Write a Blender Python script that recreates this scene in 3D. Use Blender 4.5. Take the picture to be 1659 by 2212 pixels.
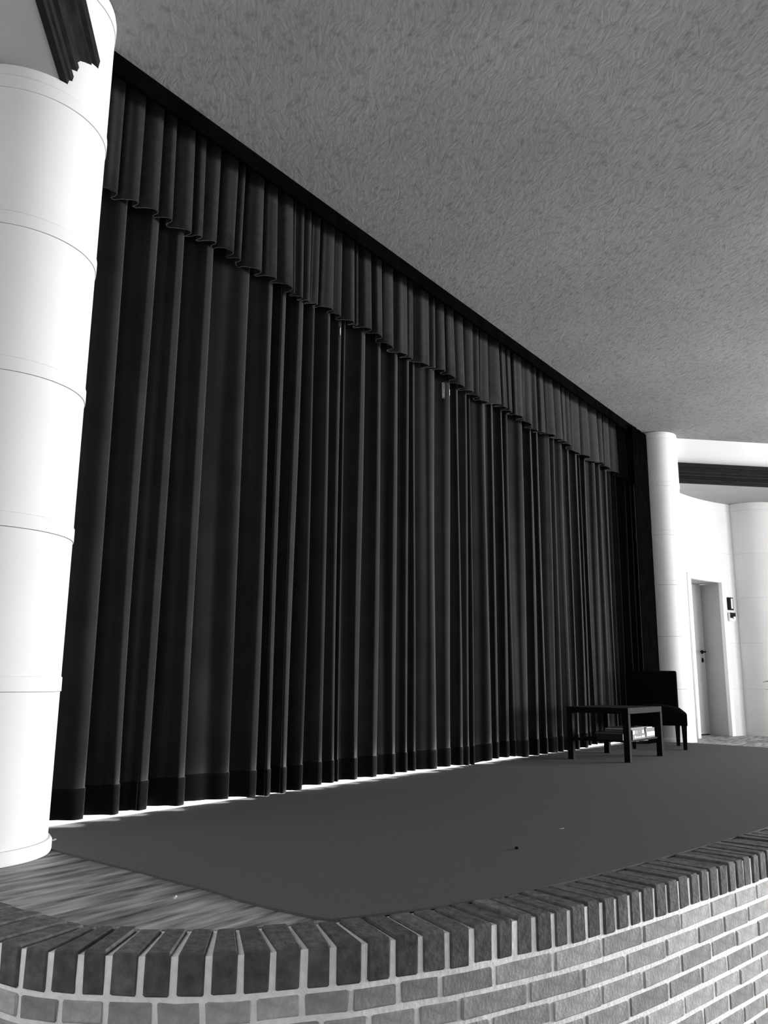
import bpy, bmesh, math, random
from mathutils import Vector, Matrix
random.seed(7)
C = bpy.context.scene.collection
S = bpy.context.scene
for o in list(bpy.data.objects): bpy.data.objects.remove(o)

# ------------------------------------------------------------------ camera
F_PX, PITCH, ROLL, PSI, CAM_H = 1799.9, 0.20211, 0.00822, 0.62356, 0.642
fw = Vector((math.cos(PSI)*math.cos(PITCH), math.sin(PSI)*math.cos(PITCH), math.sin(PITCH)))
rt0 = Vector((math.sin(PSI), -math.cos(PSI), 0)); up0 = rt0.cross(fw)
rt = rt0*math.cos(ROLL)+up0*math.sin(ROLL); up = up0*math.cos(ROLL)-rt0*math.sin(ROLL)
cam = bpy.data.cameras.new('camera'); co = bpy.data.objects.new('camera', cam); C.objects.link(co)
M = Matrix((rt, up, -fw)).transposed().to_4x4(); M.translation = (0, 0, CAM_H); co.matrix_world = M
cam.sensor_fit = 'VERTICAL'; cam.sensor_height = 36.0; cam.lens = F_PX/2212*36.0
cam.clip_start = 0.05; cam.clip_end = 200
S.camera = co
# ------------------------------------------------------------------ world, lights, exposure
W = bpy.data.worlds.new('world'); S.world = W; W.use_nodes = True
W.node_tree.nodes['Background'].inputs[0].default_value = (1, 1, 1, 1)
W.node_tree.nodes['Background'].inputs[1].default_value = 0.30
vs = S.view_settings; vs.view_transform = 'Standard'; vs.look = 'None'; vs.exposure = 0.9; vs.gamma = 1.0
vs.use_curve_mapping = False

def area(name, loc, target, sx, sy, power):
    l = bpy.data.lights.new(name, 'AREA'); l.shape = 'RECTANGLE'; l.size = sx; l.size_y = sy; l.energy = power
    o = bpy.data.objects.new(name, l); C.objects.link(o); o.location = loc
    o.rotation_euler = (Vector(target)-Vector(loc)).to_track_quat('-Z', 'Y').to_euler()
    return o
area('window_light_side', (15.2, -5.4, 1.4), (6.0, 0.5, 1.2), 6.5, 2.8, 1800)
area('window_light_back', (11.5, -8.6, 1.3), (7.0, 0, 1.0), 7.0, 2.4, 400)
area('backstage_window_light', (6.0, 5.7, 2.3), (6.0, 3.6, 0.0), 9.0, 1.2, 900)

# ------------------------------------------------------------------ materials
def mat(name, col, rough=0.7, noise=None, bump=None, spec=0.3, sheen=0.0, coords='Object', stretch=(1, 1, 1), sheen_rough=0.3):
    """grey procedural: noise=(scale, low, high), bump=(scale, strength, distance)"""
    m = bpy.data.materials.new(name); m.use_nodes = True
    nt = m.node_tree; b = nt.nodes['Principled BSDF']
    b.inputs['Base Color'].default_value = (col, col, col, 1); b.inputs['Roughness'].default_value = rough
    b.inputs['Specular IOR Level'].default_value = spec
    if sheen:
        b.inputs['Sheen Weight'].default_value = sheen; b.inputs['Sheen Roughness'].default_value = sheen_rough
    tc = nt.nodes.new('ShaderNodeTexCoord'); mp = nt.nodes.new('ShaderNodeMapping')
    mp.inputs['Scale'].default_value = stretch; nt.links.new(tc.outputs[coords], mp.inputs[0])
    if noise:
        n = nt.nodes.new('ShaderNodeTexNoise'); n.inputs['Scale'].default_value = noise[0]; n.inputs['Detail'].default_value = 5
        nt.links.new(mp.outputs[0], n.inputs['Vector'])
        r = nt.nodes.new('ShaderNodeValToRGB'); r.color_ramp.elements[0].position = .3; r.color_ramp.elements[1].position = .7
        r.color_ramp.elements[0].color = (noise[1],)*3+(1,); r.color_ramp.elements[1].color = (noise[2],)*3+(1,)
        nt.links.new(n.outputs['Fac'], r.inputs[0]); nt.links.new(r.outputs[0], b.inputs['Base Color'])
    if bump:
        n2 = nt.nodes.new('ShaderNodeTexNoise'); n2.inputs['Scale'].default_value = bump[0]; n2.inputs['Detail'].default_value = 4
        nt.links.new(mp.outputs[0], n2.inputs['Vector'])
        bp = nt.nodes.new('ShaderNodeBump'); bp.inputs['Strength'].default_value = bump[1]; bp.inputs['Distance'].default_value = bump[2]
        nt.links.new(n2.outputs['Fac'], bp.inputs['Height']); nt.links.new(bp.outputs[0], b.inputs['Normal'])
    return m

def vary(m, lo, hi):
    """multiply base colour by a random per-object factor"""
    nt = m.node_tree; b = nt.nodes['Principled BSDF']
    oi = nt.nodes.new('ShaderNodeObjectInfo'); mr = nt.nodes.new('ShaderNodeMapRange')
    mr.inputs['To Min'].default_value = lo; mr.inputs['To Max'].default_value = hi
    nt.links.new(oi.outputs['Random'], mr.inputs['Value'])
    mx = nt.nodes.new('ShaderNodeMix'); mx.data_type = 'RGBA'; mx.blend_type = 'MULTIPLY'; mx.inputs[0].default_value = 1
    src = b.inputs['Base Color']
    if src.links: nt.links.new(src.links[0].from_socket, mx.inputs[6])
    else: mx.inputs[6].default_value = src.default_value
    nt.links.new(mr.outputs[0], mx.inputs[7]); nt.links.new(mx.outputs[2], src)
    return m

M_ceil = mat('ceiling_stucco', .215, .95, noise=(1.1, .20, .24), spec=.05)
def stucco(m):
    nt = m.node_tree; b = nt.nodes['Principled BSDF']
    tc = nt.nodes.new('ShaderNodeTexCoord')
    def strokes(ang, sx, sy):
        mp = nt.nodes.new('ShaderNodeMapping'); mp.vector_type = 'POINT'
        mp.inputs['Rotation'].default_value = (0, 0, ang); mp.inputs['Scale'].default_value = (1, 1, 1)
        nt.links.new(tc.outputs['Object'], mp.inputs[0])
        m2 = nt.nodes.new('ShaderNodeMapping'); m2.inputs['Scale'].default_value = (sx, sy, 20); nt.links.new(mp.outputs[0], m2.inputs[0])
        n = nt.nodes.new('ShaderNodeTexNoise'); n.inputs['Scale'].default_value = 1.0; n.inputs['Detail'].default_value = 4
        n.inputs['Distortion'].default_value = .35; nt.links.new(m2.outputs[0], n.inputs['Vector']); return n.outputs['Fac']
    a = strokes(-.75, 14, 40); b2 = strokes(-.35, 16, 44); c2 = strokes(-1.2, 16, 46)
    sel = nt.nodes.new('ShaderNodeTexNoise'); sel.inputs['Scale'].default_value = 7; nt.links.new(tc.outputs['Object'], sel.inputs['Vector'])
    def mixf(x, y, lo, hi):
        mr = nt.nodes.new('ShaderNodeMapRange'); mr.inputs['From Min'].default_value = lo; mr.inputs['From Max'].default_value = hi
        nt.links.new(sel.outputs['Fac'], mr.inputs['Value'])
        mx = nt.nodes.new('ShaderNodeMix'); nt.links.new(mr.outputs[0], mx.inputs[0]); nt.links.new(x, mx.inputs[2]); nt.links.new(y, mx.inputs[3]); return mx.outputs[0]
    hgt = mixf(mixf(c2, a, .38, .46), b2, .54, .62)
    bp = nt.nodes.new('ShaderNodeBump'); bp.inputs['Strength'].default_value = .35; bp.inputs['Distance'].default_value = .008
    fl = nt.nodes.new('ShaderNodeTexNoise'); fl.inputs['Scale'].default_value = 16; fl.inputs['Detail'].default_value = 6; fl.inputs['Roughness'].default_value = .7
    nt.links.new(tc.outputs['Object'], fl.inputs['Vector'])
    fr_ = nt.nodes.new('ShaderNodeValToRGB'); fr_.color_ramp.elements[0].position = .33; fr_.color_ramp.elements[1].position = .50
    fr_.color_ramp.elements[0].color = (.72, .72, .72, 1); fr_.color_ramp.elements[1].color = (1, 1, 1, 1); nt.links.new(fl.outputs['Fac'], fr_.inputs[0])
    mm = nt.nodes.new('ShaderNodeMix'); mm.data_type = 'RGBA'; mm.blend_type = 'MULTIPLY'; mm.inputs[0].default_value = 1
    nt.links.new(b.inputs['Base Color'].links[0].from_socket, mm.inputs[6]); nt.links.new(fr_.outputs[0], mm.inputs[7]); nt.links.new(mm.outputs[2], b.inputs['Base Color'])
    nt.links.new(hgt, bp.inputs['Height']); nt.links.new(bp.outputs[0], b.inputs['Normal'])
stucco(M_ceil)
M_black = mat('black_shade_and_curtain', .0015, .95, noise=(8, .001, .002), spec=.0)  # recess shade put into the colour; the side curtain shares it
M_white = mat('white_painted_wall', .70, .8, noise=(2.2, .67, .72), bump=(60, .08, .004), spec=.2)
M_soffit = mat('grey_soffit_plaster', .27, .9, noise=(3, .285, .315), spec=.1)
M_column = mat('white_painted_pipe', .67, .75, noise=(2.5, .645, .69), bump=(45, .06, .004), spec=.2)
def wear(m):
    """thin scuffs and flaked paint spots"""
    nt = m.node_tree; b = nt.nodes['Principled BSDF']; src = b.inputs['Base Color'].links[0].from_socket
    tc = nt.nodes.new('ShaderNodeTexCoord'); mp = nt.nodes.new('ShaderNodeMapping'); mp.inputs['Scale'].default_value = (9, 9, 4)
    nt.links.new(tc.outputs['Object'], mp.inputs[0])
    n = nt.nodes.new('ShaderNodeTexNoise'); n.inputs['Scale'].default_value = 2.6; n.inputs['Detail'].default_value = 8; n.inputs['Roughness'].default_value = .75
    nt.links.new(mp.outputs[0], n.inputs['Vector'])
    r = nt.nodes.new('ShaderNodeValToRGB'); r.color_ramp.elements[0].position = .69; r.color_ramp.elements[1].position = .72
    r.color_ramp.elements[0].color = (1, 1, 1, 1); r.color_ramp.elements[1].color = (.6, .6, .6, 1)
    nt.links.new(n.outputs['Fac'], r.inputs[0])
    mx = nt.nodes.new('ShaderNodeMix'); mx.data_type = 'RGBA'; mx.blend_type = 'MULTIPLY'; mx.inputs[0].default_value = 1
    nt.links.new(src, mx.inputs[6]); nt.links.new(r.outputs[0], mx.inputs[7]); nt.links.new(mx.outputs[2], b.inputs['Base Color'])
wear(M_column)
M_velvet = mat('dark_velvet', .019, .9, noise=(5, .014, .021), bump=(260, .12, .001), spec=.05, sheen=1.0, sheen_rough=.3)
M_valance = mat('dark_felt', .02, .95, noise=(22, .012, .019), bump=(180, .3, .002), spec=.06, sheen=.12, sheen_rough=.5)
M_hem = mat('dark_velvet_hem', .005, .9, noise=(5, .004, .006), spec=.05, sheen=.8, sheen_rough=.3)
M_carpet = mat('grey_stage_carpet', .07, .97, noise=(160, .082, .106), bump=(700, .35, .003), spec=.05)
M_plank = vary(mat('worn_pine_plank', .3, .6, noise=(3.6, .03, .46), bump=(30, .15, .003), stretch=(1.0, 6.5, 5), spec=.3), .75, 1.15)
M_brick = vary(mat('grey_brick', .27, .9, noise=(28, .26, .42), bump=(90, .5, .006), spec=.15), .72, 1.25)
M_coping = vary(mat('dark_coping_brick', .1, .88, noise=(34, .060, .125), bump=(80, .55, .006), spec=.2), .75, 1.2)
M_mortar = mat('pale_mortar', .76, .95, noise=(45, .74, .90), bump=(70, .5, .006), spec=.1)
M_wood = mat('dark_stained_timber', .008, .75, noise=(5, .004, .014), stretch=(2, 2, 22), spec=.08)
M_table = mat('black_brown_laminate', .006, .75, noise=(20, .005, .008), spec=.06)
M_chair = mat('black_upholstery', .003, .95, noise=(60, .002, .004), bump=(300, .2, .001), spec=.02)
M_doorleaf = mat('white_door_leaf', .72, .5, noise=(2, .70, .74), spec=.3)
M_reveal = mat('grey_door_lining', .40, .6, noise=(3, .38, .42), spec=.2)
M_frame = mat('white_door_frame', .84, .45, noise=(3, .82, .86), spec=.3)
M_blackmetal = mat('black_metal', .005, .65, noise=(20, .004, .006), spec=.08)
M_paper = mat('white_paper', .85, .8, noise=(40, .8, .88), spec=.1)
M_greybook = mat('grey_cover', .06, .6, noise=(15, .05, .07), spec=.3)
M_blackbook = mat('black_cover', .008, .5, noise=(15, .006, .010), spec=.3)
M_palebook = mat('pale_page_edges', .10, .8, noise=(90, .08, .13), spec=.1)
M_dark_floor = mat('hall_floor_tile', .4, .6, noise=(3, .37, .43), spec=.3)
M_patch = mat('pale_patch', .35, .5, noise=(90, .12, .6), spec=.5)
M_backfloor = mat('pale_backstage_floor', .7, .6, noise=(5, .65, .75), spec=.2)
M_leaf = mat('grey_leaf', .16, .5, noise=(12, .12, .2), spec=.3)
M_pot = mat('grey_pot', .3, .6, noise=(10, .26, .34), spec=.3)

# ------------------------------------------------------------------ helpers
def link(name, me, m=None, parent=None, smooth=False):
    o = bpy.data.objects.new(name, me); C.objects.link(o)
    if m is not None and not me.materials: me.materials.append(m)
    if parent is not None: o.parent = parent
    if smooth:
        for p in me.polygons: p.use_smooth = True
    return o
def pydata(name, v, f, m=None, parent=None, smooth=False):
    me = bpy.data.meshes.new(name); me.from_pydata(v, [], f); me.validate()
    bm = bmesh.new(); bm.from_mesh(me); bmesh.ops.recalc_face_normals(bm, faces=bm.faces); bm.to_mesh(me); bm.free()
    return link(name, me, m, parent, smooth)
def from_bm(name, bm, m=None, parent=None, smooth=False):
    me = bpy.data.meshes.new(name); bmesh.ops.recalc_face_normals(bm, faces=bm.faces); bm.to_mesh(me); bm.free()
    return link(name, me, m, parent, smooth)
def add_box(bm, lo, hi, bev=0.0, mtx=None, seg=1):
    vs_ = [bm.verts.new((x, y, z)) for x in (lo[0], hi[0]) for y in (lo[1], hi[1]) for z in (lo[2], hi[2])]
    fs = [bm.faces.new([vs_[i] for i in q]) for q in ((0,1,3,2),(4,6,7,5),(0,4,5,1),(2,3,7,6),(0,2,6,4),(1,5,7,3))]
    if bev:
        es = list({e for f in fs for e in f.edges})
        r = bmesh.ops.bevel(bm, geom=es, offset=bev, segments=seg, affect='EDGES', profile=.6)
        vs_ = list({v for f in r['faces'] for v in f.verts} | {v for v in vs_ if v.is_valid})
    if mtx: bmesh.ops.transform(bm, matrix=mtx, verts=[v for v in vs_ if v.is_valid])
    return vs_
def box(name, lo, hi, m, parent=None, bev=0.0, seg=1):
    bm = bmesh.new(); add_box(bm, lo, hi, bev, seg=seg); return from_bm(name, bm, m, parent, smooth=False)
def prism(name, pts, z0, z1, m, parent=None):
    n = len(pts); v = [(x, y, z0) for x, y in pts]+[(x, y, z1) for x, y in pts]
    f = [list(range(n))[::-1], list(range(n, 2*n))]+[[i, (i+1) % n, n+(i+1) % n, n+i] for i in range(n)]
    return pydata(name, v, f, m, parent)
def lathe(name, prof, cx, cy, m, parent=None, seg=64, smooth=True):
    v = []; f = []; k = len(prof)
    for i in range(seg):
        a = 2*math.pi*i/seg
        for r, z in prof: v.append((cx+r*math.cos(a), cy+r*math.sin(a), z))
    for i in range(seg):
        j = (i+1) % seg
        for q in range(k-1): f.append((i*k+q, j*k+q, j*k+q+1, i*k+q+1))
    f.append([i*k for i in range(seg)][::-1]); f.append([i*k+k-1 for i in range(seg)])
    return pydata(name, v, f, m, parent, smooth)
def empty(name, loc, rz=0.0):
    o = bpy.data.objects.new(name, None); C.objects.link(o); o.location = loc; o.rotation_euler = (0, 0, rz); o.empty_display_size = .1
    return o
def tag(o, label=None, cat=None, group=None, kind=None):
    if label: o['label'] = label
    if cat: o['category'] = cat
    if cat in GROUPS and not group: group = GROUPS[cat]
    if group: o['group'] = group
    if kind: o['kind'] = kind
    return o
def structure(o, label, cat):
    return tag(o, label, cat, kind='structure')
GROUPS = {'book': 'books and magazines on the table shelf', 'box file': 'books and magazines on the table shelf', 'column': 'white columns at the ends of the curtain', 'moulding': 'dark timber mouldings', 'paper scrap': 'paper scraps on the stage'}
def autosmooth(o, ang=35):
    me = o.data
    for p in me.polygons: p.use_smooth = True
    bm = bmesh.new(); bm.from_mesh(me)
    for e in bm.edges:
        e.smooth = not (len(e.link_faces) == 2 and e.calc_face_angle(0) > math.radians(ang))
    bm.to_mesh(me); bm.free()
def catmull(P, n):
    out = []
    for i in range(len(P)-1):
        p0 = P[max(i-1, 0)]; p1 = P[i]; p2 = P[i+1]; p3 = P[min(i+2, len(P)-1)]
        for k in range(n):
            t = k/n; t2 = t*t; t3 = t2*t
            out.append(tuple(.5*((2*b)+(c-a)*t+(2*a-5*b+4*c-d)*t2+(-a+3*b-3*c+d)*t3) for a, b, c, d in zip(p0, p1, p2, p3)))
    out.append(tuple(P[-1])); return out

CEIL = 3.68; FLOOR2 = -0.95
COL_R = (10.12, 3.13, .27); COL_L = (1.74, 3.22, .33)
# ------------------------------------------------------------------ stage front curve
OUT = [(1.33, 4.4), (1.29, 3.3), (1.265, 2.6), (1.275, 2.1), (1.30, 1.945), (1.372, 1.80), (1.465, 1.665), (1.572, 1.547), (1.70, 1.449), (1.81, 1.366), (2.065, 1.226), (2.23, 1.156), (2.485, 1.060), (2.815, .975), (3.10, .915), (3.716, .800), (4.5, .68), (5.4, .60), (6.2, .585), (7.2, .64), (8.2, .79), (9.2, 1.06), (10.1, 1.42)]
curve = catmull(OUT, 24)
cum = [0.0]
for a, b in zip(curve, curve[1:]): cum.append(cum[-1]+math.dist(a, b))
def at(s):
    s = min(max(s, 0), cum[-1]-1e-6); lo, hi = 0, len(cum)-1
    while hi-lo > 1:
        mid = (lo+hi)//2
        if cum[mid] <= s: lo = mid
        else: hi = mid
    t = (s-cum[lo])/(cum[hi]-cum[lo]); a, b = curve[lo], curve[hi]
    i0, i1 = max(lo-6, 0), min(hi+6, len(curve)-1)
    d = Vector((curve[i1][0]-curve[i0][0], curve[i1][1]-curve[i0][1])).normalized()
    return Vector((a[0]+(b[0]-a[0])*t, a[1]+(b[1]-a[1])*t)), d, Vector((-d.y, d.x))   # point, tangent, inward normal
def to_px(x, y, z=0.0):
    d = Vector((x, y, z-CAM_H)); return 829.5+F_PX*d.dot(rt)/d.dot(fw)
def s_at_px(px):
    lo, hi = 1.6, cum[-1]
    best = None; s = lo
    prev = None
    while s < hi:
        p, _, _ = at(s); v = to_px(p.x, p.y)-px
        if prev is not None and prev < 0 <= v: return s-.005*(v/(v-prev))
        prev = v; s += .005
    return None
def offset_curve(off, step=.06, s0=0.0, s1=None):
    s1 = s1 or cum[-1]; n = int((s1-s0)/step); r = []
    for i in range(n+1):
        p, d, nn = at(s0+(s1-s0)*i/n); r.append((p.x+nn.x*off, p.y+nn.y*off))
    return r

# ------------------------------------------------------------------ room shell
structure(box('floor_hall', (-6, -9, FLOOR2-.1), (16, 6.2, FLOOR2), M_dark_floor), 'dark hall floor below the brick stage front', 'floor')
inner = offset_curve(.2085)
structure(prism('floor', [(x, y) for x, y in inner]+[(13.6, 1.6), (13.6, 3.42), (10.4, 3.468), (1.5, 3.468)], -.14, -.022, M_dark_floor), 'stage floor slab under planks and carpet', 'floor')
structure(box('floor_backstage', (1.3, 3.471, -.14), (10.6, 6.2, .0), M_backfloor), 'bright pale floor behind the stage curtain', 'floor')
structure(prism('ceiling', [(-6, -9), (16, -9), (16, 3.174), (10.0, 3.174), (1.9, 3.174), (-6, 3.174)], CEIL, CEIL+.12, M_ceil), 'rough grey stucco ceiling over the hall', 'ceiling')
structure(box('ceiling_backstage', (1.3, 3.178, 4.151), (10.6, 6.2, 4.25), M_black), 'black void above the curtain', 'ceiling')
structure(box('shadow_strip_1', (1.3, 3.176, 3.575), (10.6, 3.20, 4.15), M_black), 'added black board standing for the shadow band above the valance', 'shadow_strip')  # black board added in place of the shadow behind the ceiling edge
structure(box('wall_backstage', (1.3, 6.2, -.14), (10.6, 6.3, 4.25), M_white), 'white wall behind the stage curtain', 'wall')
structure(box('wall_backstage_left', (1.2, 3.50, -.14), (1.3, 6.3, 4.25), M_white), 'white side wall backstage on the left', 'wall')
structure(box('wall_backstage_right', (10.6, 3.50, -.14), (10.7, 6.3, 4.25), M_white), 'white side wall backstage on the right', 'wall')

# niche walls: curved in plan, built in 0.6 m courses with recessed joints
def circ3(a, b, c):
    ax, ay = a; bx, by = b; cx, cy = c
    d = 2*(ax*(by-cy)+bx*(cy-ay)+cx*(ay-by))
    ux = ((ax*ax+ay*ay)*(by-cy)+(bx*bx+by*by)*(cy-ay)+(cx*cx+cy*cy)*(ay-by))/d
    uy = ((ax*ax+ay*ay)*(cx-bx)+(bx*bx+by*by)*(ax-cx)+(cx*cx+cy*cy)*(bx-ax))/d
    return ux, uy, math.dist((ux, uy), a)
wx, wy, wr = circ3((10.45, 3.07), (11.25, 2.985), (11.97, 2.71))
def wall_at(x):       # wall point, outward (away from room) normal
    y = wy+math.sqrt(wr*wr-(x-wx)**2); n = Vector((x-wx, y-wy)).normalized(); return Vector((x, y)), n
SOFF = 3.10
def zs_profile(z0, z1):
    L = [(z0, 0.0)]
    k = 1
    while .6*k < z1-.01:
        z = .6*k
        if z > z0+.02: L += [(z-.004, 0.0), (z-.0015, .004), (z+.0015, .004), (z+.004, 0.0)]
        k += 1
    L.append((z1, 0.0)); return L
def curved_panel(bm, xs, z0, z1, thick=.16, mirror=False, grooves=True):
    prof = zs_profile(z0, z1) if grooves else [(z0, 0), (z1, 0)]
    def mk(p, z): return bm.verts.new(((11.86-p.x) if mirror else p.x, p.y, z))
    front = []; back = []
    for x in xs:
        p, n = wall_at(x)
        front.append([mk(p+n*g, z) for z, g in prof]); back.append([mk(p+n*thick, z) for z, g in prof])
    K = len(prof)
    for i in range(len(xs)-1):
        for q in range(K-1):
            bm.faces.new((front[i][q], front[i+1][q], front[i+1][q+1], front[i][q+1]))
            bm.faces.new((back[i][q], back[i][q+1], back[i+1][q+1], back[i+1][q]))
        bm.faces.new((front[i][0], back[i][0], back[i+1][0], front[i+1][0]))
        bm.faces.new((front[i][-1], front[i+1][-1], back[i+1][-1], back[i][-1]))
    for e in (0, -1):
        for q in range(K-1): bm.faces.new((front[e][q], front[e][q+1], back[e][q+1], back[e][q]))
def lin(a, b, n): return [a+(b-a)*i/n for i in range(n+1)]
DX0, DX1, DH = 10.97, 11.70, 2.0
bm = bmesh.new()
curved_panel(bm, lin(10.30, DX0-.04, 8), -.02, DH)
curved_panel(bm, lin(DX1+.045, 12.03, 6), -.02, DH)
curved_panel(bm, lin(10.30, 12.03, 20), DH, SOFF)
wr_o = from_bm('wall_right', bm, M_white); autosmooth(wr_o, 30)
structure(wr_o, 'white concave wall with the door beyond the right column', 'wall')
bm = bmesh.new(); curved_panel(bm, lin(10.30, 12.03, 20), -.02, SOFF, mirror=True)
wl_o = from_bm('wall_left', bm, M_white); autosmooth(wl_o, 30)
structure(wl_o, 'white concave wall behind the left column', 'wall')
# big rounded wall pier right of the door and its mirror
def pier(name, cx, cy, r, label):
    prof = [(r-g, z) for z, g in zs_profile(-.02, SOFF)]
    o = lathe(name, prof, cx, cy, M_white, seg=72); autosmooth(o, 30); structure(o, label, 'wall'); return o
pier('wall_right_pier', 12.34, 2.55, .40, 'white rounded wall right of the door')
pier('wall_left_pier', 11.86-12.34, 2.55, .40, 'white rounded wall at far left')
structure(box('wall_right_end', (12.6, -.6, -.02), (12.75, 2.5, SOFF), M_white), 'white wall beyond the rounded pier', 'wall')
structure(box('wall_left_end', (-.89, .3, -.02), (-.74, 2.5, SOFF), M_white), 'white wall at far left niche', 'wall')

def slab_line(name, c, d, n, t0, t1, p0, p1, z0, z1, m):
    c = Vector(c); q = [c+d*t+n*p for t, p in ((t0, p0), (t1, p0), (t1, p1), (t0, p1))]
    return prism(name, [(v.x, v.y) for v in q], z0, z1, m)
dR = Vector((.7071, -.7071)); nR = Vector((-.7071, -.7071)); dL = Vector((-.7071, -.7071)); nL = Vector((.7071, -.7071))
structure(slab_line('wall_right_fascia', COL_R[:2], dR, nR, .10, 4.2, -.10, .03, SOFF+.091, CEIL, M_white), 'white wall strip above the dark moulding on the right', 'wall')
structure(slab_line('wall_left_fascia', COL_L[:2], dL, nL, .10, 4.2, .05, .185, SOFF+.091, CEIL, M_white), 'white wall strip above the dark moulding on the left', 'wall')
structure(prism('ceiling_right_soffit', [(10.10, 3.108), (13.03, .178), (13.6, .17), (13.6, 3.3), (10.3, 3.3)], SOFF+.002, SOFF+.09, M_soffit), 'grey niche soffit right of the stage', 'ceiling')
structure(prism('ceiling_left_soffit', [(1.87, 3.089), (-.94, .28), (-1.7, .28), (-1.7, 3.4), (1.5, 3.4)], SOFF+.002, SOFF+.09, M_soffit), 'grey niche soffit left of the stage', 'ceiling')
PROF = [(0, 3.100), (.028, 3.100), (.032, 3.122), (.042, 3.126), (.046, 3.152), (.034, 3.160), (.034, 3.178), (.055, 3.186), (.060, 3.212), (.050, 3.222), (.062, 3.245), (.090, 3.264), (.098, 3.270), (.098, 3.280), (.118, 3.287), (.122, 3.333), (0, 3.333)]
def moulding(name, c, d, n, off, t0, t1, label):
    c = Vector(c); v = []; K = len(PROF)
    for t in (t0, t1):
        for p, z in PROF:
            q = c+d*t+n*(off+p); v.append((q.x, q.y, z))
    f = [list(range(K)), list(range(K, 2*K))]+[[i, (i+1) % K, K+(i+1) % K, K+i] for i in range(K)]
    o = pydata(name, v, f, M_wood); tag(o, label, 'moulding'); return o
moulding('wooden_moulding', COL_R[:2], dR, nR, .03, .20, 4.0, 'dark profiled timber moulding under the white fascia right of the stage')
moulding('wooden_moulding', COL_L[:2], dL, nL, .185, -.04, 4.0, 'dark profiled timber moulding overhead, scribed to the left column')

# ------------------------------------------------------------------ columns
def column(cx, cy, r, label):
    root = empty('column', (cx, cy, 0)); tag(root, label, 'column')
    for k in range(6):
        z0, z1 = .6*k, .6*(k+1)
        prof = [(r-.02, z0+.0015), (r, z0+.0035), (r, z1-.003), (r-.02, z1-.001)]
        o = lathe('pipe_section', prof, 0, 0, M_column, root, seg=96); autosmooth(o, 40)
        zc = z1 if k < 5 else z1
        o2 = lathe('collar', [(r-.01, zc-.001), (r+.0045, zc-.001), (r+.0045, zc+.052), (r+.001, zc+.056), (r-.01, zc+.056)], 0, 0, M_column, root, seg=96); autosmooth(o2, 40)
    o = lathe('top_section', [(r-.02, 3.60), (r, 3.602), (r, CEIL-.004), (r-.02, CEIL-.004)], 0, 0, M_column, root, seg=96); autosmooth(o, 40)
    o = lathe('base_ring', [(r-.01, 0.001), (r+.016, .001), (r+.016, .040), (r+.010, .050), (r-.01, .052)], 0, 0, M_column, root, seg=96); autosmooth(o, 40)
    return root
column(*COL_L, 'thick white painted round column at the left edge of the curtain')
column(*COL_R, 'white round column at the right end of the curtain, beside the door')

# ------------------------------------------------------------------ stage planks
def inner_x_at(y):
    for a, b in zip(inner, inner[1:]):
        if a[1] >= y > b[1]: return a[0]+(b[0]-a[0])*(a[1]-y)/(a[1]-b[1])
    return 1.5
def plank(parent, pts):
    n = len(pts); bm = bmesh.new()
    lo = [bm.verts.new((x, y, -.0215)) for x, y in pts]; hi = [bm.verts.new((x, y, 0)) for x, y in pts]
    bm.faces.new(lo[::-1]); t = bm.faces.new(hi)
    for i in range(n): bm.faces.new((lo[i], lo[(i+1) % n], hi[(i+1) % n], hi[i]))
    bmesh.ops.bevel(bm, geom=list(t.edges), offset=.0018, segments=1, affect='EDGES')
    return from_bm('plank', bm, M_plank, parent)
FL = bpy.data.objects['floor']
PW = .118; y = 1.50
while y < 3.42:
    y1 = min(y+PW-.0015, 3.43)
    ys = lin(y+.001, y1, 3)
    left = [(inner_x_at(min(q, 4.2))+.004, q) for q in ys]
    xe = 2.45+random.uniform(-.05, .05)
    if left[0][0] < 2.1: plank(FL, left+[(xe, y1), (xe, y+.001)])
    y += PW
y = 1.45
while y < 3.42:
    y1 = min(y+PW-.0015, 3.43)
    xs = 9.4; cut = 11.2+random.uniform(-.5, .5)
    plank(FL, [(xs, y+.001), (cut-.001, y+.001), (cut-.001, y1), (xs, y1)])
    plank(FL, [(cut+.001, y+.001), (13.5, y+.001), (13.5, y1), (cut+.001, y1)])
    y += PW

# ------------------------------------------------------------------ carpet
cl = [(2.02, 3.466), (2.02, 3.03), (2.0, 2.80), (1.985, 2.62), (1.972, 2.40), (1.952, 2.22), (1.945, 2.05), (1.915, 1.90), (1.905, 1.75), (1.906, 1.60)]
i0 = min(range(len(inner)), key=lambda i: math.dist(inner[i], (1.89, 1.56)))
cfront = [(x, y) for x, y in inner[i0+1:] if x < 9.55]
cpts = cl+cfront+[(9.62, 1.6), (9.69, 1.99), (9.80, 2.40), (9.90, 2.755), (9.93, 3.0), (9.93, 3.466)]
o = prism('stage_carpet', cpts, .0005, .008, M_carpet); tag(o, 'dark grey carpet covering the stage in front of the curtain', 'carpet')

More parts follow.
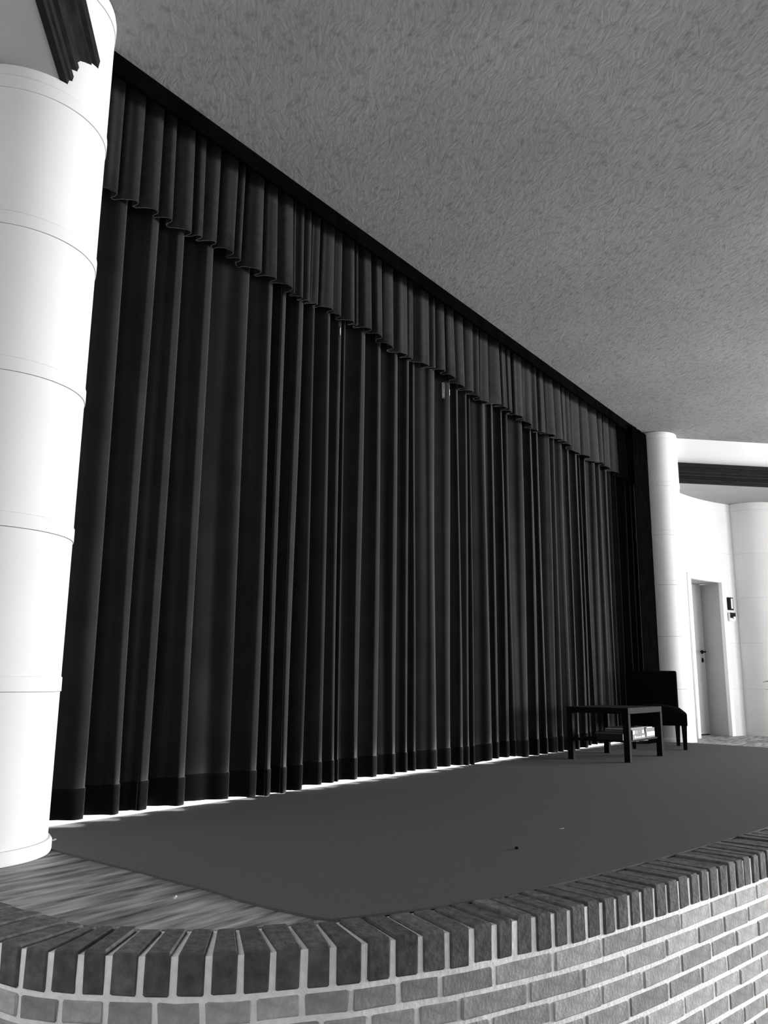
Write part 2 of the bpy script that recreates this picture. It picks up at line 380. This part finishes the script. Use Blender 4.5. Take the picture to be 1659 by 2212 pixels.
# ------------------------------------------------------------------ brick stage front
wall_pts_o = offset_curve(.0045, .05, 0, cum[-1]); wall_pts_i = offset_curve(.212, .05, 0, cum[-1])
front_wall = prism('wall_front', wall_pts_o+wall_pts_i[::-1], FLOOR2, -.004, M_mortar)
structure(front_wall, 'curved brick stage front with thick pale mortar joints', 'wall')
JP = [-58, 0, 48, 110, 174, 235, 306, 377, 452, 522, 591, 657, 722, 788, 851, 910, 967, 1020, 1070, 1113, 1155, 1195, 1231, 1267, 1300, 1330, 1359, 1385, 1413, 1440, 1465, 1489, 1510, 1530, 1551, 1570, 1588, 1605, 1622, 1637, 1653]
joints = [s_at_px(p) for p in JP]; joints = [j for j in joints if j is not None]
pre = [joints[0]]
while pre[-1] > .9: pre.append(pre[-1]-.0755)
joints = pre[:0:-1]+joints
while joints[-1] < cum[-1]-2.2: joints.append(joints[-1]+.0757)
for a, b in zip(joints, joints[1:]):
    g = .0085+random.uniform(-.0015, .0015)
    pa, da, na = at(a+g); pb, db, nb = at(b-g)
    mid = at((a+b)/2); pr = random.uniform(-.002, .003)
    L = .207+random.uniform(-.006, .005); zt = .0055+random.uniform(-.002, .002); zb = -.0925+random.uniform(-.002, .002)
    n = mid[2]; o1 = pa-n*pr; o2 = pb-n*pr
    dd = mid[1]
    ia = at(a)[0]+at(a)[2]*L+dd*.0052; ib = at(b)[0]+at(b)[2]*L-dd*.0052
    bm = bmesh.new()
    vv = [bm.verts.new((p.x, p.y, z)) for z in (zb, zt+random.uniform(-.001, .001)) for p in (o1, o2, ib, ia)]
    for q in ((0, 1, 2, 3), (4, 5, 6, 7), (0, 1, 5, 4), (1, 2, 6, 5), (2, 3, 7, 6), (3, 0, 4, 7)): bm.faces.new([vv[k] for k in q])
    bmesh.ops.bevel(bm, geom=list(bm.edges), offset=.0045, segments=1, affect='EDGES')
    for v in bm.verts: v.co += Vector((random.uniform(-1, 1), random.uniform(-1, 1), random.uniform(-1, 1)))*.0011
    from_bm('coping_brick', bm, M_coping, front_wall)
# running-bond courses, shared mesh variants of unit length
def brick_mesh(i, L):
    bm = bmesh.new(); add_box(bm, (-L/2, 0, -.025), (L/2, .098, .025), .004)
    for v in bm.verts:
        v.co += Vector((random.uniform(-1, 1)*.0022, random.uniform(-1, 1)*.0014, random.uniform(-1, 1)*.0016))
    bmesh.ops.recalc_face_normals(bm, faces=bm.faces)
    me = bpy.data.meshes.new('brick_%d' % i); bm.to_mesh(me); bm.free(); me.materials.append(M_brick); return me
stretch_m = [brick_mesh(i, .2045) for i in range(8)]; head_m = [brick_mesh(20+i, .104) for i in range(6)]
row1 = [s_at_px(p) for p in (50, 137, 235, 340, 443, 553, 656, 760, 863, 952, 1066, 1194, 1298, 1385, 1466, 1531, 1583, 1629)]
row2 = [s_at_px(p) for p in (700, 800, 903, 992, 1139, 1253, 1347, 1432, 1501, 1556, 1608, 1657)]
PITCH_Z = .0636
for r in range(13):
    zc = -.1295-PITCH_Z*r
    if zc-.03 < FLOOR2: break
    J = list(row1 if r % 2 == 0 else row2)
    js = [j for j in J]
    while js[0] > 1.2: js.insert(0, js[0]-.1185)
    SEND = 7.1
    while js[-1] < SEND: js.append(js[-1]+.2165)
    # push later courses slightly out of step with the first two
    sh = 0 if r < 2 else random.uniform(-.02, .02)
    for a, b in zip(js, js[1:]):
        a2, b2 = a+sh, b+sh
        w = b2-a2; me = random.choice(stretch_m if w > .16 else head_m)
        p, d, n = at((a2+b2)/2)
        o = bpy.data.objects.new('brick', me); C.objects.link(o); o.parent = front_wall
        sag = w*w/8/1.0 if p.x < 1.9 else 0
        q = p+n*(random.uniform(-.0015, .0015)+sag*.5)
        o.location = (q.x, q.y, zc+random.uniform(-.0015, .0015))
        o.rotation_euler = (random.uniform(-.012, .012), random.uniform(-.008, .008), math.atan2(d.y, d.x))
        o.scale = ((w-.0135)/(.2045 if w > .16 else .104), 1, 1+random.uniform(-.03, .03))

# ------------------------------------------------------------------ curtains
def cloth(name, path, z0, z1, nz, m, parent=None, drift=None, thick=.006, amp=None):
    """path: list of (x, y); drift(u, t)->(dx, dy) with t 0 bottom..1 top"""
    v = []; f = []; n = len(path)
    for k in range(nz+1):
        t = k/nz; z = z0+(z1-z0)*t
        for i, (x, y) in enumerate(path):
            dx, dy, dz = drift(i/n, t, x, y) if drift else (0, 0, 0)
            v.append((x+dx, y+dy, z+dz))
    for k in range(nz):
        for i in range(n-1): f.append((k*n+i, k*n+i+1, (k+1)*n+i+1, (k+1)*n+i))
    me = bpy.data.meshes.new(name); me.from_pydata(v, [], f)
    o = link(name, me, m, parent, smooth=True)
    md = o.modifiers.new('thickness', 'SOLIDIFY'); md.thickness = thick; md.offset = 1.0
    return o
def fold_path(R, yf, yb, end_lo, end_hi, n=6, broad=False):
    """R: x of each fold's right silhouette; saw-tooth with rounded noses turned to the right"""
    P = []; prev = end_lo
    rnd = random.Random(3)
    P.append((end_lo, yb-.02))
    for i, x in enumerate(R):
        w = x-prev; a = min(1.0, w/.20); dep = (yb-yf)*(.55+.45*a)*rnd.uniform(.8, 1.15)
        front = yf+(yb-yf)*(1-a)*.25+rnd.uniform(-.010, .008)
        if broad:
            P.append((prev+rnd.choice((.12, .18, .28))*w, front+dep*.95))
            P.append((prev+.34*w, front+dep*rnd.uniform(.35, .7)))
            P.append((prev+.50*w, front+dep*rnd.uniform(.12, .34)))
            P.append((prev+.70*w, front+dep*rnd.uniform(.0, .12)))
            P.append((x-.07*w, front+dep*.04)); P.append((x+.01*w, front+dep*.35)); P.append((x-.01*w, front+dep*.8))
        else:
            nose = min(.046, w*.26)*rnd.uniform(.6, 1.4)
            P.append((prev+.10*w, front+dep*.97))
            P.append((prev+.26*w, front+dep*(.76+rnd.uniform(-.08, .08))))
            P.append((prev+.44*w, front+dep*(.56+rnd.uniform(-.10, .10))))
            P.append((prev+.62*w, front+dep*(.32+rnd.uniform(-.08, .08))))
            P.append((max(x-nose-.12*w, prev+.7*w), front+dep*(.10+rnd.uniform(-.03, .03))))
            P.append((x-nose, front+.002))
            P.append((x-nose*.2, front+dep*.10))
            P.append((x+.004, front+dep*.42))
            P.append((x+.002, front+dep*.78))
        prev = x
    P.append((end_hi, yb-.015))
    return catmull(P, n)
RL = [2.18, 2.41, 2.62, 2.80, 3.02, 3.32, 3.52, 3.66, 3.82, 3.925, 4.08, 4.215, 4.262, 4.47, 4.67, 4.89, 5.03, 5.14, 5.40, 5.63, 5.775]
RR = [5.94, 6.01, 6.25, 6.42, 6.60, 6.71, 6.98, 7.19, 7.36, 7.58, 7.71, 7.91, 8.08, 8.28, 8.40, 8.55, 8.77, 8.96, 9.15, 9.30, 9.46, 9.76, 9.96]
HEM = [(2.0, .006), (2.5, .002), (3.1, -.002), (3.45, -.008), (3.6, -.018), (3.88, -.017), (4.0, .002), (4.7, .002), (5.7, -.002), (5.85, -.016), (6.1, -.017), (6.2, .002), (6.75, .0), (6.9, -.017), (7.6, -.017), (8.2, -.012), (8.4, .006), (9.2, .004), (9.5, -.01), (10.6, -.01)]
def hem_z(x):
    for (a, za), (b, zb) in zip(HEM, HEM[1:]):
        if a <= x <= b: return za+(zb-za)*(x-a)/(b-a)
    return 0
def drift_main(seed, ox):
    ph = [random.Random(seed+i).uniform(0, 6.28) for i in range(6)]
    def f(u, t, x, y):
        x = x+ox; b = (1-t)
        dx = .010*b*math.sin(7.1*x+ph[0]+2*t)+.006*math.sin(17*x+4.5*t+ph[1])*b
        dy = .010*b*math.sin(11*x+3*t+ph[2])+.004*math.sin(31*x+6*t+ph[3])
        dz = hem_z(x)*max(0, 1-t*14) if t < .08 else 0
        return dx, dy, dz
    return f
HEMZ = .031
PATCH = [(5.395, 5.43, 2.99, 3.06), (5.47, 5.50, 3.0, 3.07), (5.545, 5.56, 2.93, 3.07), (5.60, 5.615, 2.95, 3.02), (4.225, 4.24, 3.0, 3.05), (4.185, 4.20, 3.0, 3.04)]
for name_seed, R, lo, hi, yf, yb, lab in ((1, RL, 2.0, 5.79, 3.392, 3.525, 'dark velvet stage curtain, left half, from the left column to the centre gap'),
                                    (2, RR+[10.15, 10.32], 5.812, 10.5, 3.398, 3.525, 'dark velvet stage curtain, right half, from the centre gap to the right column')):
    path = fold_path(R, yf, yb, lo, hi)
    df = drift_main(name_seed*10, (lo+hi)/2)
    cur = empty('stage_curtain', ((lo+hi)/2, 3.43, 0)); tag(cur, lab, 'curtain', 'two halves of the stage curtain')
    off = Vector(cur.location)
    Z1 = 4.0
    p2 = [(x-off.x, y-off.y) for x, y in path]
    H = .135
    def d_up(u, t, x, y, H=H): return df(u, (H+(Z1-H-HEMZ)*t)/Z1, x, y)
    def d_lo(u, t, x, y, H=H): return df(u, H*t/Z1, x, y)
    cloth('drape', p2, HEMZ+H, Z1, 16, M_velvet, cur, d_up)
    for xa, xb, za, zb in PATCH:
        if not lo < xa < hi: continue
        idx = [i for i, (x, y) in enumerate(path) if xa <= x <= xb and y < yf+(yb-yf)*.62]
        run = [i for i in idx if i-1 in idx or i+1 in idx]
        if len(run) < 2: continue
        pr_ = random.Random(int(xa*100)); v = []; f = []
        run = [i for i in range(run[0], run[-1]+1)]
        for i in run:
            x, y = path[i]; t = ((za+zb)/2-HEMZ)/Z1; dx, dy, _ = df(0, t, x-off.x, y)
            za2, zb2 = za+pr_.uniform(-.02, .02), zb+pr_.uniform(-.012, .012)
            for z in (za2, zb2): v += [(x+dx-off.x-.004, y+dy-off.y-.0105, z), (x+dx-off.x-.004, y+dy-off.y-.0085, z)]
        for k in range(len(run)-1):
            a = 4*k; b = a+4
            f += [(a, b, b+2, a+2), (a+1, a+3, b+3, b+1), (a, a+1, b+1, b), (a+2, b+2, b+3, a+3)]
        e_ = 4*(len(run)-1); f += [(0, 2, 3, 1), (e_, e_+1, e_+3, e_+2)]
        po = pydata('pale_strip', v, f, M_patch, cur); po['label'] = 'small pale shiny patch below the valance'  # uneven pale strip laid just in front of the drape
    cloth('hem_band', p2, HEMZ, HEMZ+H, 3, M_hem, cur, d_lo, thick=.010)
# valance
VAL = [2.16, 2.29, 2.42, 2.54, 2.625, 2.76, 2.84, 2.965, 3.105, 3.17, 3.32, 3.43, 3.57, 3.61, 3.69, 3.77, 3.865, 4.01, 4.10, 4.22, 4.265, 4.41, 4.54, 4.69, 4.88, 4.97, 5.18, 5.29, 5.42, 5.55, 5.72, 5.89, 6.00, 6.16, 6.35, 6.48, 6.59, 6.81, 6.99, 7.13, 7.28, 7.49, 7.68, 7.81, 7.93, 8.20, 8.39, 8.68, 8.86, 9.05, 9.30, 9.61, 9.75, 9.90]
vp = fold_path(VAL, 3.295, 3.385, 2.0, 10.02, n=5, broad=True)
phv = [random.uniform(0, 6.28) for _ in range(6)]
def d_val(u, t, x, y):
    b = 1-t
    dz = (.018*math.sin(5.3*x+phv[0])+.010*math.sin(13*x+phv[1]))*b
    dy = (3.335-y)*.45*t + .012*b*math.sin(6.3*x+phv[2])
    return .012*b*math.sin(8.7*x+phv[3]), dy, dz
o = cloth('stage_valance', vp, 3.065, 4.05, 8, M_valance, None, d_val, thick=.005)
tag(o, 'gathered dark fabric valance hanging along the top of the stage curtain', 'valance')
# narrow black side curtain beside the right column
sp = catmull([(9.335, 3.136), (9.40, 3.145), (9.46, 3.135), (9.54, 3.145), (9.62, 3.135), (9.70, 3.145), (9.78, 3.136), (9.853, 3.14)], 6)
o = cloth('side_curtain', sp, .012, 3.645, 6, M_black, None, None, thick=.008)
tag(o, 'narrow black side curtain between the stage curtain and the right column', 'curtain')

# ------------------------------------------------------------------ door
def door():
    d = empty('door_1', (11.34, 2.98, 0)); structure(d, 'white door set back in a deep grey lining beyond the right column', 'door')
    ox, oy = 11.34, 2.98
    P0, n0 = wall_at(DX0); P1, n1 = wall_at(DX1)
    B0 = P0+Vector((.20, .30))*1.0; B1 = P1+Vector((.17, .31))
    rel = lambda p: (p.x-ox, p.y-oy)
    u = (B1-B0).normalized(); nn = Vector((u.y, -u.x))   # towards the room
    B0 = B1-u*.80
    # lining
    e = Vector((.03, 0))
    P1 = P1+n1*.02; P0 = P0+n0*.02
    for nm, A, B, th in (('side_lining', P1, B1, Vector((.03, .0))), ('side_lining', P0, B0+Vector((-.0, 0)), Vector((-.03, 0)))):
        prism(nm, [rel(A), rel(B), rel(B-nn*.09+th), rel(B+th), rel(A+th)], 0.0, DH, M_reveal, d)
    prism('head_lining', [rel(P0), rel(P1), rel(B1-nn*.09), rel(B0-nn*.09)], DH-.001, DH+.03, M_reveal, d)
    leaf_p = [B0-u*.01, B1+u*.012]
    lf = prism('door_leaf', [rel(leaf_p[0]), rel(leaf_p[1]), rel(leaf_p[1]-nn*.04), rel(leaf_p[0]-nn*.04)], .012, DH-.0015, M_doorleaf, d)
    prism('threshold', [rel(B0), rel(B1), rel(B1-nn*.06), rel(B0-nn*.06)], .0005, .008, M_blackmetal, d)
    # lever handle and escutcheons
    hx = B1-u*.075+nn*.001
    ang = math.atan2(u.y, u.x)
    bm = bmesh.new()
    mt = Matrix.Translation((hx.x-ox, hx.y-oy, 1.085))@Matrix.Rotation(ang, 4, 'Z')
    r = bmesh.ops.create_cone(bm, cap_ends=True, segments=16, radius1=.026, radius2=.024, depth=.012, matrix=mt@Matrix.Translation((0, -.007, 0))@Matrix.Rotation(math.pi/2, 4, 'X'))
    bmesh.ops.create_cone(bm, cap_ends=True, segments=12, radius1=.010, radius2=.010, depth=.05, matrix=mt@Matrix.Translation((0, -.033, 0))@Matrix.Rotation(math.pi/2, 4, 'X'))
    add_box(bm, (-.125, -.062, -.010), (.012, -.046, .010), .005, mt)
    hn = from_bm('door_handle', bm, M_blackmetal, lf); hn['label'] = 'black lever handle'
    bm = bmesh.new()
    mt = Matrix.Translation((hx.x-ox, hx.y-oy, .975))@Matrix.Rotation(ang, 4, 'Z')
    bmesh.ops.create_cone(bm, cap_ends=True, segments=16, radius1=.024, radius2=.022, depth=.010, matrix=mt@Matrix.Translation((0, -.006, 0))@Matrix.Rotation(math.pi/2, 4, 'X')@Matrix.Diagonal((.8, 1.35, 1, 1)))
    kh = from_bm('keyhole_plate', bm, M_blackmetal, lf); kh['label'] = 'black oval keyhole plate'
    # face frame, follows the curved wall
    def frame_piece(x0, x1, z0, z1):
        bm = bmesh.new(); xs = lin(x0, x1, 6); rows = []
        for x in xs:
            p, n = wall_at(x)
            rows.append([bm.verts.new((p.x+n.x*g-ox, p.y+n.y*g-oy, z)) for g, z in ((-.022, z0), (-.022, z1), (.03, z1), (.03, z0))])
        for a, b in zip(rows, rows[1:]):
            for k in range(4): bm.faces.new((a[k], b[k], b[(k+1) % 4], a[(k+1) % 4]))
        bm.faces.new(rows[0]); bm.faces.new(rows[-1][::-1])
        return from_bm('door_frame', bm, M_frame, d)
    frame_piece(DX0-.075, DX0+.002, 0.0, DH+.065)
    frame_piece(DX1-.002, DX1+.06, 0.0, DH+.065)
    frame_piece(DX0+.002, DX1-.002, DH-.004, DH+.065)
door()
# corridor blocked behind the leaf so no light leaks
structure(box('light_blocker_behind_door', (10.75, 3.52, -.02), (13.6, 3.60, SOFF), M_white), 'unseen board added behind the recessed door to stop light leaks', 'wall')

# wall devices right of the door
def on_wall(x, z):
    p, n = wall_at(x); return p, n, math.atan2(n.y, n.x)-math.pi/2
def device(name, x, z, label, cat):
    p, n, a = on_wall(x, z); e = empty(name, (p.x, p.y, z), a); tag(e, label, cat); return e
e = device('wall_plaque', 11.845, 1.72, 'narrow black framed plaque with a white strip right of the door', 'sign')
box('plaque_frame', (-.048, -.022, -.085), (.048, -.001, .085), M_blackmetal, e, .003)
w = box('white_strip', (.000, -.026, -.066), (.030, -.0215, .070), M_paper, e, .001); w['label'] = 'white upright strip'
e = device('hand_dispenser', 11.845, 1.545, 'small rounded white dispenser with black front, below the black plaque', 'dispenser')
box('housing', (-.058, -.036, -.058), (.058, -.001, .058), M_frame, e, .016, 3)
b_ = box('window', (-.050, -.040, -.018), (.055, -.0355, .054), M_blackmetal, e, .002); b_['label'] = 'black front panel'
bm = bmesh.new(); bmesh.ops.create_cone(bm, cap_ends=True, segments=20, radius1=.021, radius2=.019, depth=.012, matrix=Matrix.Translation((.020, -.045, -.016))@Matrix.Rotation(math.pi/2, 4, 'X'))
q = from_bm('button', bm, M_paper, e); q['label'] = 'round white button'

# ------------------------------------------------------------------ table, books
TX, TY = 7.475, 2.795
t = empty('coffee_table', (TX, TY, .008), 0.0); tag(t, 'low black rectangular table with a lower shelf of books, before the chair', 'table')
hx_, hy_ = .445, .275
box('tabletop', (-hx_, -hy_, .392), (hx_, hy_, .442), M_table, t, .002)
for sx in (-1, 1):
    for sy in (-1, 1):
        x0 = sx*(hx_-.025); y0 = sy*(hy_-.025)
        box('leg', (x0-.025, y0-.025, 0), (x0+.025, y0+.025, .3915), M_table, t, .0015)
box('shelf', (-hx_+.03, -hy_+.03, .158), (hx_-.03, hy_-.03, .172), M_table, t, .001)
SZ = .008+.172
def book(x0, x1, y0, y1, z0, z1, cover, pages, label, rz=0.0, soft=False, deco=None, cat='book'):
    cx, cy = (x0+x1)/2, (y0+y1)/2; e = empty('magazine' if soft else 'book', (cx, cy, z0), rz); tag(e, label, cat)
    a, b, h = (x1-x0)/2, (y1-y0)/2, z1-z0; th = .0008 if soft else .0025
    box('cover', (-a, -b, 0), (a, b, th), cover, e); box('cover', (-a, -b, h-th), (a, b, h), cover, e)
    box('spine', (-a, -b, th), (a, -b+th, h-th), cover, e)
    box('page_block', (-a+.004, -b+th, th), (a-.004, b-.004, h-th), pages, e)
    if deco: deco(e, a, b, h)
    return e
def bars(e, a, b, h):
    rr = random.Random(5); x = -a+.045; bm = bmesh.new()
    while x < a-.03:
        w = rr.uniform(.006, .011)
        if rr.random() < .85: add_box(bm, (x, -b-.0008, h*.30), (x+w, -b+.0002, h*rr.choice((.55, .62, .78))))
        x += w+.0035
    o = from_bm('spine_lettering', bm, M_paper, e); o['label'] = 'white lettering too small to read'; o['kind'] = 'stuff'
def squares(e, a, b, h):
    o = box('spine_label', (-a+.006, -b-.0008, h*.1), (-a+.055, -b+.0002, h*.92), M_paper, e); o['label'] = 'white spine label'
    o = box('spine_label', (a-.062, -b-.0008, h*.12), (a-.016, -b+.0002, h*.95), M_paper, e); o['label'] = 'white spine label'
    o = box('spine_stripe', (-a+.098, -b-.0008, h*.1), (-a+.106, -b+.0002, h*.9), M_paper, e); o['label'] = 'thin white stripe'
z = SZ
book(7.22, 7.545, 2.556, 2.77, z, z+.042, M_blackbook, M_palebook, 'black hardback with white spine lettering, bottom of the near stack on the table shelf', deco=bars); z += .0425
book(7.225, 7.53, 2.558, 2.76, z, z+.034, M_blackbook, M_palebook, 'black book with white spine labels, on the lettered hardback', deco=squares); z += .0345
book(7.20, 7.55, 2.56, 2.80, z, z+.008, M_greybook, M_paper, 'thin grey magazine on the labelled black book', .03, True); z += .0085
book(7.215, 7.535, 2.565, 2.78, z, z+.014, M_blackbook, M_palebook, 'thin black book topping the near stack of the shelf', -.02)
z = SZ
book(7.575, 7.82, 2.562, 2.78, z+.000, z+.016, M_blackbook, M_palebook, 'flat black book at the bottom of the far stack on the shelf'); z += .0165
book(7.57, 7.80, 2.556, 2.77, z, z+.036, M_paper, M_paper, 'thick white paperback in the far stack under the grey book', .02); z += .0385
book(7.56, 7.80, 2.558, 2.76, z, z+.030, M_greybook, M_greybook, 'grey clothbound book on top of the white paperback'); z += .0305
book(7.60, 7.77, 2.565, 2.72, z, z+.005, M_paper, M_paper, 'small white leaflet topping the far stack of the shelf', .05, True)
z = SZ
book(7.10, 7.195, 2.60, 2.83, z+.0, z+.050, M_blackbook, M_blackbook, 'black box file at the short left end of the shelf', cat='box file'); z += .0505
book(7.085, 7.19, 2.59, 2.84, z, z+.014, M_greybook, M_palebook, 'grey magazine lying on the black box file', 0, True); z += .0145
book(7.09, 7.19, 2.58, 2.76, z, z+.026, M_blackbook, M_palebook, 'dark book on the grey magazine at the left end of the shelf', 0); z += .0265
book(7.085, 7.19, 2.575, 2.75, z, z+.006, M_palebook, M_paper, 'pale grey magazine topping the pile at the left end of the shelf', 0, True)

# ------------------------------------------------------------------ chair
ang = math.atan2(.39, .92)              # +x local = towards the rear
fr = Vector((8.771, 2.571)); rr_ = Vector((9.306, 2.798)); f_ = (rr_-fr).normalized(); s_ = Vector((-f_.y, f_.x))
c0 = (fr+rr_)/2+s_*.25
ch = empty('slipper_chair', (c0.x, c0.y, .008), math.atan2(f_.y, f_.x)); tag(ch, 'armless black upholstered low chair behind the table, before the right column', 'chair')
HW = .275; DEP = .31
# seat: domed cushion block
bm = bmesh.new(); nx, ny = 12, 10; top = []; 
X0, X1 = -.335, .30
for i in range(nx+1):
    row = []
    for j in range(ny+1):
        u = i/nx; w = j/ny; x = X0+(X1-X0)*u; y = -HW+2*HW*w
        e = min(1, min(u/.16, 1)); ed = math.sin(e*math.pi/2)
        ew = math.sin(min(1, min(w, 1-w)/.12)*math.pi/2)
        zt = .345+.055*min(ed, 1)*(.35+.65*ew)+.035*math.sin(math.pi*w)*ed
        row.append(bm.verts.new((x, y, zt)))
    top.append(row)
bot = [[bm.verts.new((X0+(X1-X0)*i/nx, -HW+2*HW*j/ny, .235)) for j in range(ny+1)] for i in range(nx+1)]
for i in range(nx):
    for j in range(ny):
        bm.faces.new((top[i][j], top[i+1][j], top[i+1][j+1], top[i][j+1])); bm.faces.new((bot[i][j], bot[i][j+1], bot[i+1][j+1], bot[i+1][j]))
for i in range(nx):
    bm.faces.new((top[i][0], bot[i][0], bot[i+1][0], top[i+1][0])); bm.faces.new((top[i][ny], top[i+1][ny], bot[i+1][ny], bot[i][ny]))
for j in range(ny):
    bm.faces.new((top[0][j], top[0][j+1], bot[0][j+1], bot[0][j])); bm.faces.new((top[nx][j], bot[nx][j], bot[nx][j+1], top[nx][j+1]))
o = from_bm('seat', bm, M_chair, ch); autosmooth(o, 50)
bm = bmesh.new(); add_box(bm, (.215, -HW+.012, .30), (.315, HW-.012, .785), .022, None, 3); 
o = from_bm('backrest', bm, M_chair, ch); autosmooth(o, 50)
def leg(x, y, splay):
    bm = bmesh.new(); r0, r1 = .024, .016
    vt = [bm.verts.new((x+a*r0, y+b*r0, .2345)) for a, b in ((-1, -1), (1, -1), (1, 1), (-1, 1))]
    vb = [bm.verts.new((x+splay+a*r1, y+b*r1, .0)) for a, b in ((-1, -1), (1, -1), (1, 1), (-1, 1))]
    bm.faces.new(vt); bm.faces.new(vb[::-1])
    for k in range(4): bm.faces.new((vt[k], vb[k], vb[(k+1) % 4], vt[(k+1) % 4]))
    from_bm('leg', bm, M_table, ch)
for y_ in (-HW+.03, HW-.03):
    leg(-.30, y_, .006); leg(.27, y_, .02)

# ------------------------------------------------------------------ small things on the floor
def scrap(x, y, z, L, Wd, a, label, m=M_paper, cat='paper scrap', name='paper_scrap'):
    bm = bmesh.new()
    v = [bm.verts.new(p) for p in ((-L/2, -Wd/2, 0), (L/2, -Wd*.2, .001), (L*.45, Wd/2, .004), (-L*.4, Wd*.4, .001))]
    bm.faces.new(v); r = bmesh.ops.solidify(bm, geom=bm.faces[:], thickness=.0012)
    o = from_bm(name, bm, m); o.location = (x, y, z+.001); o.rotation_euler = (0, 0, a); tag(o, label, cat)
scrap(3.66, 1.64, .008, .022, .007, -1.0, 'tiny white paper sliver lying on the open carpet')
scrap(2.12, 3.15, .008, .03, .012, .4, 'tiny white scrap on the carpet beside the left column')
scrap(1.83, 2.08, .0, .030, .008, .5, 'thin white sliver on the bare planks at the left')
bm = bmesh.new(); bmesh.ops.create_uvsphere(bm, u_segments=12, v_segments=8, radius=.0085, matrix=Matrix.Diagonal((1, 1, .6, 1)))
o = from_bm('button', bm, M_blackmetal, smooth=True); o.location = (3.12, 1.59, .0127); tag(o, 'small round black button lying on the carpet', 'button')
# nail in the left fascia
bm = bmesh.new(); bmesh.ops.create_cone(bm, cap_ends=True, segments=8, radius1=.002, radius2=.002, depth=.03, matrix=Matrix.Rotation(math.pi/2, 4, 'X'))
bmesh.ops.create_cone(bm, cap_ends=True, segments=8, radius1=.005, radius2=.005, depth=.003, matrix=Matrix.Translation((0, -.015, 0))@Matrix.Rotation(math.pi/2, 4, 'X'))
nl = from_bm('nail', bm, M_blackmetal); p = Vector(COL_L[:2])+dL*.28+nL*.164
nl.location = (p.x, p.y, 3.41); nl.rotation_euler = (0, 0, math.pi/4); tag(nl, 'small nail in the white wall above the left moulding', 'nail')

# potted plant at the right edge, only its leaf tips enter the picture
pp = empty('potted_palm', (10.99, 1.925, 0)); tag(pp, 'potted plant at the right edge whose leaf tips show against the white wall', 'plant')
lathe('pot', [(.02, .001), (.12, .001), (.15, .28), (.155, .30), (.14, .30), (.13, .26), (.02, .25)], 0, 0, M_pot, pp, 32)
lathe('stem', [(.012, .26), (.012, .55), (.004, .60)], 0, 0, M_leaf, pp, 10)
def frond(az, reach, rise, z0):
    bm = bmesh.new(); N = 9; L_ = []
    for i in range(N+1):
        t = i/N; r = .01+reach*t; z = z0+rise*math.sin(t*2.1)*.9; w = .035*math.sin(math.pi*min(1, t*.93+.07))**.8+.001
        cx_, cy_ = r*math.cos(az), r*math.sin(az); nx_, ny_ = -math.sin(az), math.cos(az)
        L_.append([bm.verts.new((cx_+nx_*w*k, cy_+ny_*w*k, z-abs(k)*w*.5)) for k in (-1, 0, 1)])
    for a, b in zip(L_, L_[1:]):
        for k in range(2): bm.faces.new((a[k], a[k+1], b[k+1], b[k]))
    bmesh.ops.solidify(bm, geom=bm.faces[:], thickness=.0015)
    from_bm('leaf', bm, M_leaf, pp, smooth=True)
for k, (az, re_, ri, z0) in enumerate(((2.05, .34, .17, .55), (1.7, .30, .10, .52), (2.6, .32, .12, .52), (.9, .3, .2, .55), (.2, .32, .1, .52), (-.6, .3, .22, .55), (-1.3, .33, .12, .52), (3.4, .2, .3, .55), (4.2, .3, .14, .52))):
    frond(az, re_, ri, z0)
